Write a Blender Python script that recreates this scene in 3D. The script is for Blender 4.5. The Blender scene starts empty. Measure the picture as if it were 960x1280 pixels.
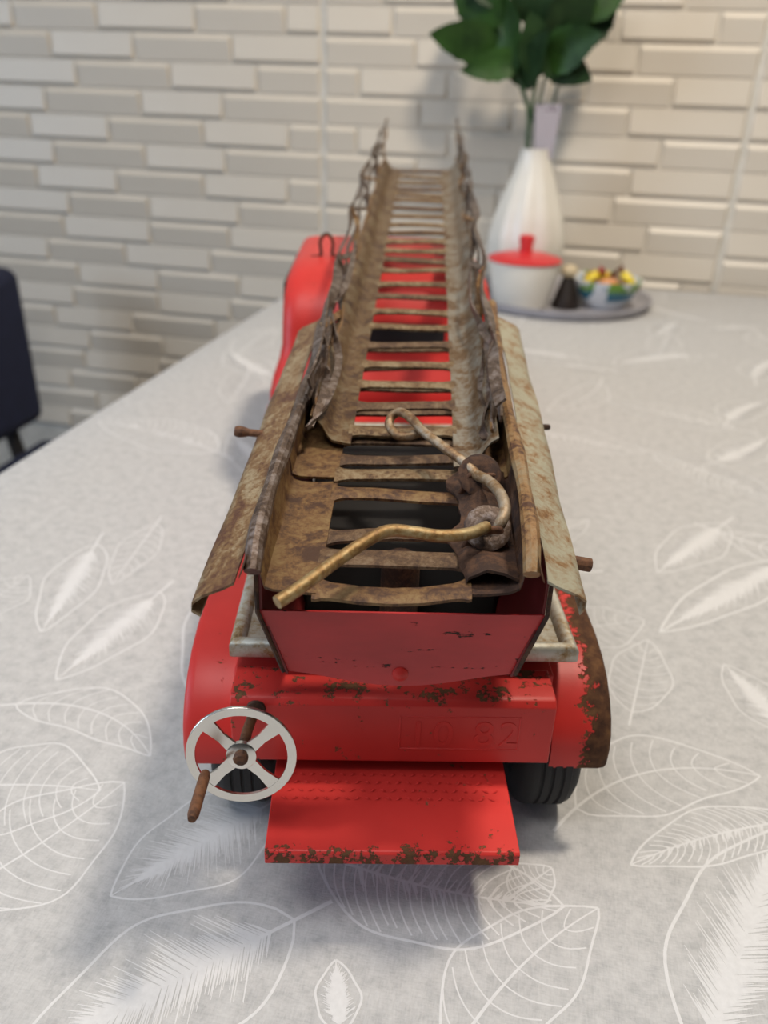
import bpy, math, random
from mathutils import Vector, Matrix
random.seed(7)
PI = math.pi
scene = bpy.context.scene

# ------------------------------------------------------------------ camera
RX = Vector((0.9761767, 0.2144458, 0.0330467))        # camera right in the room
RD = Vector((0.1253144, -0.4328745, -0.8927015))      # camera down
RF = Vector((-0.1771311, 0.8755756, -0.4494351))      # camera forward
cam_d = bpy.data.cameras.new('camera')
cam = bpy.data.objects.new('camera', cam_d)
scene.collection.objects.link(cam)
m = Matrix.Identity(4)
for i in range(3):
    m[i][0] = RX[i]; m[i][1] = -RD[i]; m[i][2] = -RF[i]
m[0][3], m[1][3], m[2][3] = 0, 0, 0.24
cam.matrix_world = m
cam_d.sensor_fit = 'AUTO'
cam_d.sensor_width = 36.0
cam_d.lens = 1020 / 1280 * 36.0
cam_d.clip_start = 0.01
cam_d.dof.use_dof = True
cam_d.dof.focus_distance = 0.245
cam_d.dof.aperture_fstop = 10.5
scene.camera = cam

# ------------------------------------------------------------------ light
scene.view_settings.view_transform = 'Standard'
scene.view_settings.look = 'None'
scene.view_settings.gamma = 1
scene.view_settings.use_curve_mapping = False
scene.view_settings.exposure = -0.72
wd = bpy.data.worlds.new('room_light')
scene.world = wd
wd.use_nodes = True
wd.node_tree.nodes['Background'].inputs[0].default_value = (0.93, 0.95, 1.0, 1)
wd.node_tree.nodes['Background'].inputs[1].default_value = 0.36

def area(name, loc, target, size, power, col):
    d = bpy.data.lights.new(name, 'AREA')
    d.shape = 'DISK'; d.size = size; d.energy = power; d.color = col
    o = bpy.data.objects.new(name, d)
    scene.collection.objects.link(o)
    o.location = loc
    o.rotation_euler = (Vector(target) - Vector(loc)).to_track_quat('-Z', 'Y').to_euler()
    return o
area('ceiling_lamp', (0.32, 0.50, 1.36), (-0.15, 1.1, 0.1), 0.16, 26.0, (1.0, 0.88, 0.72))
area('ceiling_lamp', (-0.24, -0.08, 1.05), (-0.12, 0.02, 0.0), 0.50, 9.5, (1.0, 0.97, 0.94))
o = area('window_daylight', (-2.29, -0.60, 0.71), (0.0, -0.60, 0.71), 1.36, 62.0, (0.60, 0.77, 1.0))
o.data.shape = 'RECTANGLE'; o.data.size = 1.36; o.data.size_y = 1.14

# ------------------------------------------------------------------ helpers
C = scene.collection

class MB:
    def __init__(s): s.v = []; s.f = []
    def add(s, vs, fs):
        n = len(s.v); s.v += [tuple(v) for v in vs]; s.f += [tuple(i + n for i in f) for f in fs]; return s
    def hexa(s, p):      # 8 points: bottom ring, top ring
        return s.add(p, [(3, 2, 1, 0), (4, 5, 6, 7), (0, 1, 5, 4), (1, 2, 6, 5), (2, 3, 7, 6), (3, 0, 4, 7)])
    def box(s, x0, x1, y0, y1, z0, z1):
        return s.hexa([(x0, y0, z0), (x1, y0, z0), (x1, y1, z0), (x0, y1, z0), (x0, y0, z1), (x1, y0, z1), (x1, y1, z1), (x0, y1, z1)])
    def rings(s, rs, closed=True, cap=True):
        n = len(rs[0]); b = len(s.v)
        for r in rs: s.v += [tuple(p) for p in r]
        for i in range(len(rs) - 1):
            for j in range(n if closed else n - 1):
                k = (j + 1) % n
                s.f.append((b + i * n + j, b + i * n + k, b + (i + 1) * n + k, b + (i + 1) * n + j))
        if cap and closed:
            s.f.append(tuple(b + j for j in reversed(range(n))))
            s.f.append(tuple(b + (len(rs) - 1) * n + j for j in range(n)))
        return s
    def tube(s, path, r, seg=10, flat=None):
        P = [Vector(p) for p in path]; rs = []
        up = Vector((0.13, 0.21, 0.97)); prev = None
        for i, p in enumerate(P):
            t = (P[min(i + 1, len(P) - 1)] - P[max(i - 1, 0)]).normalized()
            if prev is None:
                a = t.cross(up).normalized()
                if a.length < .1: a = t.cross(Vector((1, 0, 0))).normalized()
            else:
                a = (prev - t * prev.dot(t)).normalized()
            prev = a; b = t.cross(a)
            rr = r[i] if isinstance(r, (list, tuple)) else r
            rs.append([p + (a * math.cos(2 * PI * k / seg) + b * math.sin(2 * PI * k / seg)) * rr for k in range(seg)])
        return s.rings(rs)
    def strip(s, path, width_dirs, w, th):   # flat bar along a path; width_dirs: one vector per point
        P = [Vector(p) for p in path]; rs = []
        for i, p in enumerate(P):
            t = (P[min(i + 1, len(P) - 1)] - P[max(i - 1, 0)]).normalized()
            d = Vector(width_dirs[i]); d = (d - t * d.dot(t)).normalized(); nrm = t.cross(d)
            ww = w[i] if isinstance(w, (list, tuple)) else w
            rs.append([p + d * ww / 2 + nrm * th / 2, p - d * ww / 2 + nrm * th / 2, p - d * ww / 2 - nrm * th / 2, p + d * ww / 2 - nrm * th / 2])
        return s.rings(rs)
    def lathe(s, prof, c=(0, 0, 0), seg=32, axis='z', rib=None):
        rs = []
        for r, h in prof:
            ring = []
            for k in range(seg):
                a = 2 * PI * k / seg
                q = r * (1 + (rib(a, h) if rib else 0))
                x, y = q * math.cos(a), q * math.sin(a)
                ring.append((c[0] + x, c[1] + y, c[2] + h) if axis == 'z' else ((c[0] + h, c[1] + x, c[2] + y) if axis == 'x' else (c[0] + x, c[1] + h, c[2] - y)))
            rs.append(ring)
        return s.rings(rs)
    def sheet(s, grid, th, nrm):   # grid of points thickened along nrm
        h = len(grid); w = len(grid[0]); nv = Vector(nrm) * th; b = len(s.v)
        for lay in (0, 1):
            for row in grid:
                for p in row: s.v.append(tuple(Vector(p) - nv * lay))
        N = h * w
        def idx(i, j, l): return b + l * N + i * w + j
        for i in range(h - 1):
            for j in range(w - 1):
                s.f.append((idx(i, j, 0), idx(i, j + 1, 0), idx(i + 1, j + 1, 0), idx(i + 1, j, 0)))
                s.f.append((idx(i, j, 1), idx(i + 1, j, 1), idx(i + 1, j + 1, 1), idx(i, j + 1, 1)))
        for i in range(h - 1):
            for j in (0, w - 1): s.f.append((idx(i, j, 0), idx(i + 1, j, 0), idx(i + 1, j, 1), idx(i, j, 1)))
        for j in range(w - 1):
            for i in (0, h - 1): s.f.append((idx(i, j, 0), idx(i, j, 1), idx(i, j + 1, 1), idx(i, j + 1, 0)))
        return s
    def mesh(s, name, mat, smooth=True, angle=35):
        me = bpy.data.meshes.new(name)
        me.from_pydata(s.v, [], s.f); me.validate(); me.update()
        import bmesh
        bm = bmesh.new(); bm.from_mesh(me); bmesh.ops.recalc_face_normals(bm, faces=bm.faces); bm.to_mesh(me); bm.free()
        if smooth:
            me.shade_smooth(); me.set_sharp_from_angle(angle=math.radians(angle))
        me.materials.append(mat)
        return me
    def build(s, name, mat, parent=None, bevel=0, smooth=True, angle=35, label=None):
        o = bpy.data.objects.new(name, s.mesh(name, mat, smooth, angle))
        C.objects.link(o)
        if parent: o.parent = parent
        if bevel:
            md = o.modifiers.new('bevel', 'BEVEL'); md.width = bevel; md.segments = 2; md.limit_method = 'ANGLE'; md.angle_limit = math.radians(30)
        if label: o['label'] = label
        return o

def tag(o, label, cat, group=None):
    o['label'] = label; o['category'] = cat
    if group: o['group'] = group
    return o
def struct(o): o['kind'] = 'structure'; return o
def empty(name, loc, rz=0):
    o = bpy.data.objects.new(name, None); C.objects.link(o)
    o.location = loc; o.rotation_euler = (0, 0, rz); o.empty_display_size = .02
    return o

# ------------------------------------------------------------------ materials
class NT:
    def __init__(s, name):
        s.m = bpy.data.materials.new(name); s.m.use_nodes = True
        s.t = s.m.node_tree; s.b = s.t.nodes['Principled BSDF']
        s.tc = s.t.nodes.new('ShaderNodeTexCoord')
    def n(s, kind, **kw):
        nd = s.t.nodes.new('ShaderNode' + kind)
        for k, v in kw.items():
            if k.startswith('_'): setattr(nd, k[1:], v)
        return nd
    def l(s, a, b): s.t.links.new(a, b)
    def noise(s, scale, detail=4, rough=.6, src=None, dist=0, stretch=None):
        nd = s.n('TexNoise'); nd.inputs['Scale'].default_value = scale; nd.inputs['Detail'].default_value = detail
        nd.inputs['Roughness'].default_value = rough; nd.inputs['Distortion'].default_value = dist
        co = src or s.tc.outputs['Object']
        if stretch:
            mp = s.n('Mapping'); mp.inputs['Scale'].default_value = stretch; s.l(co, mp.inputs[0]); co = mp.outputs[0]
        s.l(co, nd.inputs['Vector']); return nd.outputs['Fac']
    def ramp(s, fac, stops):
        nd = s.n('ValToRGB'); e = nd.color_ramp.elements
        while len(e) > 1: e.remove(e[0])
        e[0].position = stops[0][0]; e[0].color = (*stops[0][1], 1)
        for p, c in stops[1:]:
            k = e.new(p); k.color = (*c, 1)
        s.l(fac, nd.inputs[0]); return nd.outputs[0]
    def mr(s, val, a, b, c=0., d=1.):
        nd = s.n('MapRange'); nd.clamp = True
        for i, x in enumerate((a, b, c, d)): nd.inputs[i + 1].default_value = x
        s.l(val, nd.inputs[0]); return nd.outputs[0]
    def math(s, op, a, b=None):
        nd = s.n('Math'); nd.operation = op
        for i, x in enumerate((a, b)):
            if x is None: continue
            if isinstance(x, (int, float)): nd.inputs[i].default_value = x
            else: s.l(x, nd.inputs[i])
        return nd.outputs[0]
    def mix(s, fac, a, b):
        nd = s.n('Mix'); nd.data_type = 'RGBA'
        for sock, x in ((nd.inputs[0], fac), (nd.inputs[6], a), (nd.inputs[7], b)):
            if isinstance(x, (int, float)): sock.default_value = x
            elif isinstance(x, tuple): sock.default_value = (*x, 1)
            else: s.l(x, sock)
        return nd.outputs[2]
    def axis(s, k):
        nd = s.n('SeparateXYZ'); s.l(s.tc.outputs['Object'], nd.inputs[0]); return nd.outputs[k]
    def bump(s, h, dist, strength=1.):
        nd = s.n('Bump'); nd.inputs['Strength'].default_value = strength; nd.inputs['Distance'].default_value = dist
        s.l(h, nd.inputs['Height']); s.l(nd.outputs[0], s.b.inputs['Normal'])
    def set(s, **kw):
        for k, v in kw.items():
            i = s.b.inputs[k.replace('_', ' ')]
            if isinstance(v, (int, float)): i.default_value = v
            elif isinstance(v, tuple): i.default_value = (*v, 1)
            else: s.l(v, i)
        return s.m

def plain(name, col, rough=.5, metal=0., var=.12, scale=40):
    t = NT(name)
    f = t.noise(scale)
    c = t.ramp(f, [(.3, tuple(x * (1 - var) for x in col)), (.7, tuple(min(1, x * (1 + var)) for x in col))])
    return t.set(Base_Color=c, Roughness=rough, Metallic=metal)

RUST = [(.30, (.035, .014, .008)), (.5, (.085, .036, .016)), (.72, (.16, .075, .03))]
def red_paint(name, thr=.70, edges=(), col=(.57, .034, .028), boost=.22, rough=.42):
    # glossy enamel with chips down to rusty tin; edges = ((axis, worn at, clean at), ...)
    t = NT(name)
    n1 = t.math('ADD', t.math('MULTIPLY', t.noise(120, 7, .68), .72), t.math('MULTIPLY', t.noise(480, 4, .65), .28))
    f = n1
    for ax, a, b in edges:
        e = t.mr(t.axis(ax), a, b, boost, 0.)
        f = t.math('ADD', f, e)
    chip = t.mr(f, thr, thr + .03)
    tone = t.ramp(t.noise(22, 3), [(.3, tuple(x * .86 for x in col)), (.7, tuple(min(1, x * 1.1) for x in col))])
    rust = t.ramp(t.noise(240, 5), RUST)
    c = t.mix(chip, tone, rust)
    t.bump(t.math('ADD', t.math('MULTIPLY', chip, -1.), t.math('MULTIPLY', t.noise(300), .15)), .0004, .6)
    return t.set(Base_Color=c, Roughness=t.mr(chip, 0, 1, rough, .85), Specular_IOR_Level=.32)
def scratched_red(name, col):
    t = NT(name)
    f = t.math('ADD', t.math('MULTIPLY', t.noise(150, 5, .65, stretch=(.22, 1, 1.5)), .75), t.math('MULTIPLY', t.noise(420, 4, .6), .25))
    chip = t.mr(f, .605, .625)
    tone = t.ramp(t.noise(60, 4, stretch=(.4, 1, 1)), [(.3, tuple(x * .82 for x in col)), (.7, tuple(min(1, x * 1.15) for x in col))])
    t.bump(t.math('MULTIPLY', chip, -1.), .0003, .6)
    return t.set(Base_Color=t.mix(chip, tone, (.045, .02, .014)), Roughness=t.mr(chip, 0, 1, .38, .8))
def rusty_tin(name, clean, amount=.5, metal=.25, rough=.6, ochre=(.24, .125, .042), dark=(.07, .027, .012), scale=70, stretch=None):
    # old tinplate: bare patches, ochre film, dark rust
    t = NT(name)
    a = t.noise(scale * 1.5, 8, .72, dist=.5, stretch=stretch)
    b = t.noise(scale * 7, 6, .75)
    f = t.math('ADD', t.math('MULTIPLY', a, .66), t.math('MULTIPLY', b, .34))
    o = amount - .5
    c = t.ramp(f, [(.40 - o * .4, clean), (.48 - o * .4, tuple((x + y) / 2 for x, y in zip(clean, ochre))), (.53 - o * .4, ochre), (.61 - o * .4, dark)])
    t.bump(b, .0006, .5)
    return t.set(Base_Color=c, Roughness=rough, Metallic=metal)

MAT = {}
MAT['red'] = red_paint('red_enamel', .635)
MAT['red_clean'] = red_paint('red_enamel_smooth', .69)
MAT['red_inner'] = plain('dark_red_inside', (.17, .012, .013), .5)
MAT['rust_dark'] = rusty_tin('dark_rust', (.12, .06, .034), .70, .1, .8, ochre=(.085, .038, .018), dark=(.035, .016, .010))
MAT['rust_rod'] = rusty_tin('brown_rust_rod', (.17, .075, .034), .62, .1, .7, ochre=(.135, .055, .022), dark=(.06, .024, .011), scale=80)
MAT['tin_ochre'] = rusty_tin('ochre_tin', (.25, .19, .11), .60, .2, .55)
MAT['tin_floor'] = rusty_tin('brown_ochre_tin', (.23, .15, .06), .60, .15, .6, ochre=(.15, .075, .025), dark=(.055, .022, .010))
MAT['tin_pale'] = rusty_tin('pale_tin', (.36, .34, .25), .36, .2, .5)
MAT['tin_grey'] = rusty_tin('grey_tin', (.36, .34, .28), .46, .35, .48)
MAT['tin_lilac'] = rusty_tin('worn_grey_strip', (.24, .20, .185), .56, .45, .38, ochre=(.10, .062, .04), dark=(.045, .026, .02), scale=110)
MAT['zinc'] = rusty_tin('dull_zinc', (.50, .49, .43), .34, .5, .42, ochre=(.30, .20, .09))
MAT['wire'] = rusty_tin('worn_wire', (.40, .34, .26), .52, .45, .42, ochre=(.26, .16, .075), dark=(.13, .06, .03), scale=60)
MAT['steel'] = plain('bright_steel', (.72, .70, .66), .24, 1.0, .06)
MAT['rubber'] = plain('black_rubber', (.012, .012, .013), .7)
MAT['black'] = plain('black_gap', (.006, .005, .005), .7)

# ------------------------------------------------------------------ setting: wall, floor
YW = 1.324
t = NT('glazed_tile')
t.bump(t.noise(140, 2), .0003, .35)
MAT['tile'] = t.set(Base_Color=t.ramp(t.noise(3.5, 2), [(.3, (.61, .555, .475)), (.7, (.67, .615, .53))]), Roughness=.42)
MAT['grout'] = plain('tile_joint', (.60, .58, .53), .6)
MAT['floor'] = plain('floor_boards', (.16, .12, .09), .6)
wall = struct(MB().box(-2.2, 1.9, YW, YW + .1, -.75, 1.6).build('wall_back', MAT['grout'], smooth=False))
struct(MB().box(-2.2, 1.9, -1.6, YW, -.80, -.75).build('floor', MAT['floor'], smooth=False))

MAT['plaster'] = plain('plaster_wall', (.50, .48, .44), .8)
MAT['ceiling'] = plain('white_ceiling', (.80, .79, .77), .8)
def wall_box(name, mat, *a): return struct(MB().box(*a).build(name, mat, smooth=False))
MAT['warm_wall'] = plain('warm_painted_wall', (.30, .26, .21), .8)
wall_box('wall_right', MAT['warm_wall'], 1.9, 2.0, -1.7, YW + .1, -.80, 1.70)
MAT['dark_wall'] = plain('darkened_unseen_wall', (.075, .065, .06), .6)  # unseen wall, darkened so less light bounces onto the truck's rear faces
wall_box('wall_front', MAT['dark_wall'], -2.3, 2.0, -1.7, -1.6, -.80, 1.70)
wall_box('ceiling', MAT['ceiling'], -2.3, 2.0, -1.7, YW + .1, 1.60, 1.70)
WY0, WY1, WZ0, WZ1 = -1.30, .10, .12, 1.30
wm = MB()
wm.box(-2.3, -2.2, -1.7, WY0, -.80, 1.70); wm.box(-2.3, -2.2, WY1, YW + .1, -.80, 1.70)
wm.box(-2.3, -2.2, WY0, WY1, -.80, WZ0); wm.box(-2.3, -2.2, WY0, WY1, WZ1, 1.70)
struct(wm.build('wall_left', MAT['plaster'], smooth=False))
MAT['frame_white'] = plain('window_frame_white', (.75, .75, .74), .5)
win = MB()
for a in ((WY0, WY0 + .05, WZ0, WZ1), (WY1 - .05, WY1, WZ0, WZ1), ((WY0 + WY1) / 2 - .03, (WY0 + WY1) / 2 + .03, WZ0, WZ1), (WY0, WY1, WZ0, WZ0 + .05), (WY0, WY1, WZ1 - .05, WZ1)):
    win.box(-2.27, -2.22, *a)
struct(win.build('window_1', MAT['frame_white'], smooth=False))

BR = [
([-0.884, -0.742, -0.581, -0.441], 'A', [-0.28, -0.157, -0.058, 0.035, 0.162], 'A'),
([-0.826, -0.685, -0.526], 'B', [-0.246, -0.108, -0.02, 0.063], 'B'),
([-0.787, -0.629, -0.487], 'A', [-0.328, -0.196, -0.047, 0.0, 0.117], 'B'),
([-0.847, -0.682, -0.544], 'A', [-0.235, -0.1, 0.063], 'B'),
([-0.883, -0.741, -0.58, -0.438], 'B', [-0.33, -0.19, -0.037, 0.115], 'B'),
([-0.844, -0.683, -0.544], 'A', [-0.237, -0.091, 0.079], 'B'),
([-0.883, -0.736, -0.584, -0.441], 'B', [-0.26, -0.111, 0.06], 'A'),
([-0.829, -0.684, -0.525], 'A', [-0.297, -0.157, -0.022, 0.114], 'B'),
([-0.845, -0.685, -0.544], 'B', [-0.23, -0.078, 0.083], 'B'),
([-0.881, -0.736, -0.579], 'A', [-0.282, -0.126, 0.023, 0.176], 'A'),
([-0.829, -0.678, -0.531], 'B', None, ''), ([-0.843, -0.682, -0.548], 'A', None, ''),
([-0.887, -0.735, -0.579], 'B', None, ''), ([-0.823, -0.68, -0.53], 'A', None, ''),
([-0.84, -0.692, -0.54], 'B', None, ''), ([-0.873, -0.739, -0.58], 'A', None, ''),
([-0.825, -0.68, -0.53], 'B', None, ''), ([-0.886, -0.74, -0.58], 'A', None, '')]
PITCH = .0390; JL, JR = -.3845, .224
brick_cache = {}
def brick(x0, x1, ztop, typ):
    w = round(x1 - x0, 3)
    key = (w, typ)
    if key not in brick_cache:
        W, Hh = w - .0012, PITCH - .0009
        b = MB(); e = .0035
        if typ == 'A':   # face leans up, lower edge stands proud
            ti, bi, pt, pb = .0015, .0050, .0022, .0058
        else:            # face leans down, upper edge stands proud
            ti, bi, pt, pb = .0082, .0012, .0058, .0022
        b.hexa([(0, 0, -Hh), (W, 0, -Hh), (W, 0, 0), (0, 0, 0),
                (e, -pb, -Hh + bi), (W - e, -pb, -Hh + bi), (W - e, -pt, -ti), (e, -pt, -ti)])
        brick_cache[key] = b.mesh('brick', MAT['tile'], smooth=False)
    o = bpy.data.objects.new('brick', brick_cache[key])
    C.objects.link(o); o.parent = wall; o.location = (x0 + .0006, YW, ztop)
def brick_row(z, edges, typ):
    for a, b in zip(edges[:-1], edges[1:]):
        if b - a > .012: brick(a, b, z, typ)
        typ = 'B' if typ == 'A' else 'A'
for k in range(-2, 18):
    L, lt, R_, rt = BR[k if k >= 0 else k + 8]
    z = .322 + PITCH - PITCH * k
    le = [JL - .6085 + .003] + [x for x in L if x > JL - .59] + [JL - .003]
    brick_row(z, le, lt)
    pl = [x - .6085 for x in L]                       # the next tile to the left repeats the mould
    brick_row(z, [max(-1.36, JL - 1.21)] + [x for x in pl if x > -1.3] + [JL - .6085 - .003], lt)
    if R_ is not None:
        brick_row(z, [JL + .003] + R_ + [JR - .003], rt)
        sh = [x + 1.217 for x in L if x > JL - .59]
        brick_row(z, [JR + .003] + sh + [JR + .6085 - .003], lt)

# ------------------------------------------------------------------ table and cloth
TX0, TX1, TY0, TY1 = -.367, 1.05, -.55, 1.312
tab = empty('dining_table', ((TX0 + TX1) / 2, .4, -.75))
MAT['wood'] = plain('table_wood', (.20, .12, .07), .5)
MB().box(TX0 + .004 - .3415, TX1 - .004 - .3415, TY0 + .004 - .4, TY1 - .004 - .4, .715, .748).build('table_top', MAT['wood'], tab, smooth=False)
for x in (TX0 + .05, TX1 - .05):
    for y in (TY0 + .05, TY1 - .05):
        MB().box(x - .03 - .3415, x + .03 - .3415, y - .03 - .4, y + .03 - .4, 0, .715).build('leg', MAT['wood'], tab, smooth=False)
tag(tab, 'wooden dining table hidden under the grey leaf print cloth', 'table')

t = NT('grey_linen')
wx = t.noise(1500, 2, .6, stretch=(1, .2, 1)); wy = t.noise(1500, 2, .6, stretch=(.2, 1, 1))
wv = t.math('ADD', t.math('MULTIPLY', wx, .5), t.math('MULTIPLY', wy, .5))
slub = t.math('ADD', t.math('MULTIPLY', t.noise(150, 6, .68), .55), t.math('MULTIPLY', wv, .45))
t.bump(wv, .0004, .5)
MAT['cloth'] = t.set(Base_Color=t.ramp(slub, [(.38, (.375, .375, .378)), (.50, (.465, .463, .462)), (.62, (.53, .528, .525))]), Roughness=.92)
MAT['print'] = plain('white_leaf_print', (.63, .63, .635), .85, var=.05, scale=500)

cl = MB()
nx, ny = 30, 40
g = []
for j in range(ny + 1):
    y = TY0 + (TY1 - TY0) * j / ny
    row = [Vector((TX0 - .002 + .002 * math.sin(9 * y), y, -.16)), Vector((TX0 - .001, y, -.05)), Vector((TX0, y, -.004)), Vector((TX0 + .0018, y, -.0007))]
    row += [Vector((TX0 + .004 + (TX1 - TX0 - .004) * i / nx, y, 0)) for i in range(nx + 1)]
    g.append(row)
cl.sheet(g, .0008, (0, 0, 1))
cloth = tag(cl.build('tablecloth', MAT['cloth'], angle=60), 'grey linen tablecloth printed with white outlined leaves', 'tablecloth')

def ribbon(mb, pts, w, z):
    n = len(pts); L = []; R_ = []
    for i in range(n):
        a = pts[max(i - 1, 0)]; b = pts[min(i + 1, n - 1)]
        dx, dy = b[0] - a[0], b[1] - a[1]; q = math.hypot(dx, dy) or 1
        ww = (w[i] if isinstance(w, list) else w) / 2
        L.append((pts[i][0] - dy / q * ww, pts[i][1] + dx / q * ww, z)); R_.append((pts[i][0] + dy / q * ww, pts[i][1] - dx / q * ww, z))
    mb.add(L + R_, [(i, n + i, n + i + 1, i + 1) for i in range(n - 1)])
def printed_leaf(bx, by, tx, ty, hw, style, bend, seed):
    rnd = random.Random(seed)
    mb = MB(); L = math.hypot(tx - bx, ty - by); dx, dy = (tx - bx) / L, (ty - by) / L
    px, py = -dy, dx
    sc = min(1.5, max(.75, L / .09)); Z0 = .00003 + seed * .0000013
    zc = [Z0]
    def Z(): zc[0] += .0000002; return zc[0]
    def mid(u):
        o = bend * L * u * (1 - u) * 1.6
        return (bx + dx * L * u + px * o, by + dy * L * u + py * o)
    def side(u, s):
        x, y = mid(u); w = abs(hw) * (math.sin(PI * u ** .85) ** .8) * (1 + .06 * math.sin(13 * u + s * 2 + seed))
        return (x + px * w * s, y + py * w * s)
    N = 26
    for s in (-1, 1):
        ribbon(mb, [side(i / N, s) for i in range(N + 1)], .00095 * sc, Z())
    ribbon(mb, [mid(-.16 + 1.16 * i / N) for i in range(N + 1)], [(.0015 - .0009 * i / N) * sc for i in range(N + 1)], Z())
    if style in 'vd':
        nv = 9 if style == 'v' else 20
        for k in range(1, nv):
            u = k / nv * .9
            for s in (-1, 1):
                u2 = min(.99, u + .11 + .02 * rnd.random())
                a, b = mid(u), side(u2, s)
                e = rnd.uniform(.82, .97)
                pts = []
                for q in range(7):
                    f = q / 6 * e
                    cx, cy = dx * L * .03 * math.sin(PI * f) * -1, dy * L * .03 * math.sin(PI * f) * -1
                    pts.append((a[0] + (b[0] - a[0]) * f + cx, a[1] + (b[1] - a[1]) * f + cy))
                ribbon(mb, pts, .0006 * sc, Z())
        if style == 'd':
            for k in range(60):
                u = rnd.uniform(.15, .9); s = rnd.choice((-1, 1)); a = mid(u); b = side(min(.99, u + .1), s); e = rnd.uniform(.15, .4)
                ribbon(mb, [a, (a[0] + (b[0] - a[0]) * e, a[1] + (b[1] - a[1]) * e)], [.0009 * sc, .0003], Z())
    if style == 'h':
        for k in range(120):
            u = .10 + .78 * k / 120 + rnd.uniform(-.004, .004)
            for s in (-1, 1):
                e = rnd.uniform(.30, .62) * (.55 + .45 * math.sin(PI * u)) if rnd.random() < .85 else rnd.uniform(.6, .85)
                a, b = mid(u), side(min(.99, u + .16), s)
                ribbon(mb, [a, (a[0] + (b[0] - a[0]) * e * .5, a[1] + (b[1] - a[1]) * e * .5), (a[0] + (b[0] - a[0]) * e, a[1] + (b[1] - a[1]) * e)], [.0008 * sc, .0005 * sc, .0002], Z())
    mb.build('printed_leaf', MAT['print'], cloth, smooth=False)
LEAVES = [
(-0.0591, 0.1696, -0.1218, 0.1087, -0.0233, 'h', 0.0), (-0.2034, 0.1922, -0.1486, 0.2048, 0.0231, 'v', 0.1),
(-0.1748, 0.1472, -0.1418, 0.2108, -0.0241, 'v', -0.1), (-0.0818, 0.2168, -0.1214, 0.1635, -0.0197, 'h', 0.0),
(-0.0601, 0.1972, 0.0271, 0.1961, -0.0227, 'd', -0.12), (-0.0036, 0.1369, 0.0385, 0.1982, 0.0173, 'v', 0.15),
(0.0670, 0.1538, 0.1063, 0.2501, 0.0213, 'h', 0.0), (0.1147, 0.2562, 0.0500, 0.2190, -0.0120, 'd', -0.1),
(0.0307, 0.2411, 0.1040, 0.2770, 0.0203, 'v', 0.35), (0.1238, 0.5126, 0.0759, 0.4360, -0.0172, 'h', 0.0),
(0.1550, 0.4726, 0.0723, 0.3727, -0.0150, 'h', 0.0), (0.1223, 0.3058, 0.1009, 0.3526, 0.0124, 'h', 0.0),
(0.0177, 0.3580, 0.0648, 0.3820, 0.0187, 'v', 0.0), (0.0548, 0.3043, 0.0657, 0.3637, -0.0143, 'v', 0.0),
(-0.2500, 0.3787, -0.2294, 0.2914, -0.0151, 'h', 0.0), (-0.2279, 0.4117, -0.2187, 0.3409, 0.0120, 'v', 0.0),
(-0.1902, 0.3403, -0.2018, 0.2600, 0.0171, 'h', 0.0), (-0.2092, 0.2409, -0.1386, 0.2264, 0.0140, 'v', 0.4),
(-0.2726, 0.2942, -0.2667, 0.3363, 0.0164, 'v', 0.0), (-0.1149, 0.2548, -0.1637, 0.3649, 0.0228, 'o', 0.0),
(-0.0353, 0.1384, -0.0423, 0.1594, -0.0067, 'h', 0.0), (0.0097, 0.1959, 0.0226, 0.2108, 0.0082, 'v', 0.0)]
rl = random.Random(5)
for q in range(3000):
    if len(LEAVES) > 105: break
    x, y = rl.uniform(-.33, .62), rl.uniform(.30, 1.28)
    a = rl.uniform(0, 2 * PI); L = rl.uniform(.075, .125)
    ok = all(math.hypot(x - (l[0] + l[2]) / 2, y - (l[1] + l[3]) / 2) > .066 for l in LEAVES)
    if ok:
        LEAVES.append((x - math.cos(a) * L / 2, y - math.sin(a) * L / 2, x + math.cos(a) * L / 2, y + math.sin(a) * L / 2, L * rl.uniform(.16, .24), rl.choice('hhvvd'), rl.uniform(-.2, .2)))
for i, l in enumerate(LEAVES): printed_leaf(*l, i + 3)

# ------------------------------------------------------------------ toy fire engine
TC = .45                                                     # truck origin sits this far along its length
TH = 0.2337745
org = Vector((0.0147865, 0.0035211, 0)) + Vector((-math.sin(TH), math.cos(TH), 0)) * TC
truck = empty('toy_fire_engine', org, TH)
tag(truck, 'worn red tin toy fire engine with long rusty ladder on leaf print cloth', 'toy')
def T(s, t_, z): return Vector((s, t_ - TC, z))
# ladder frame inside the truck
LO = (-0.005654, 0.190498, 0.119)
LV = Vector((0.064875, 0.992053, 0.107802)); LM = Vector((0.997869, -0.065255, 0)); LN = Vector((-0.007035, -0.107572, 0.994172))
LP = T(*LO)
def LD(l, m_, n): return LP + LV * (l + .07 * m_) + LM * m_ + LN * n

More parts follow.
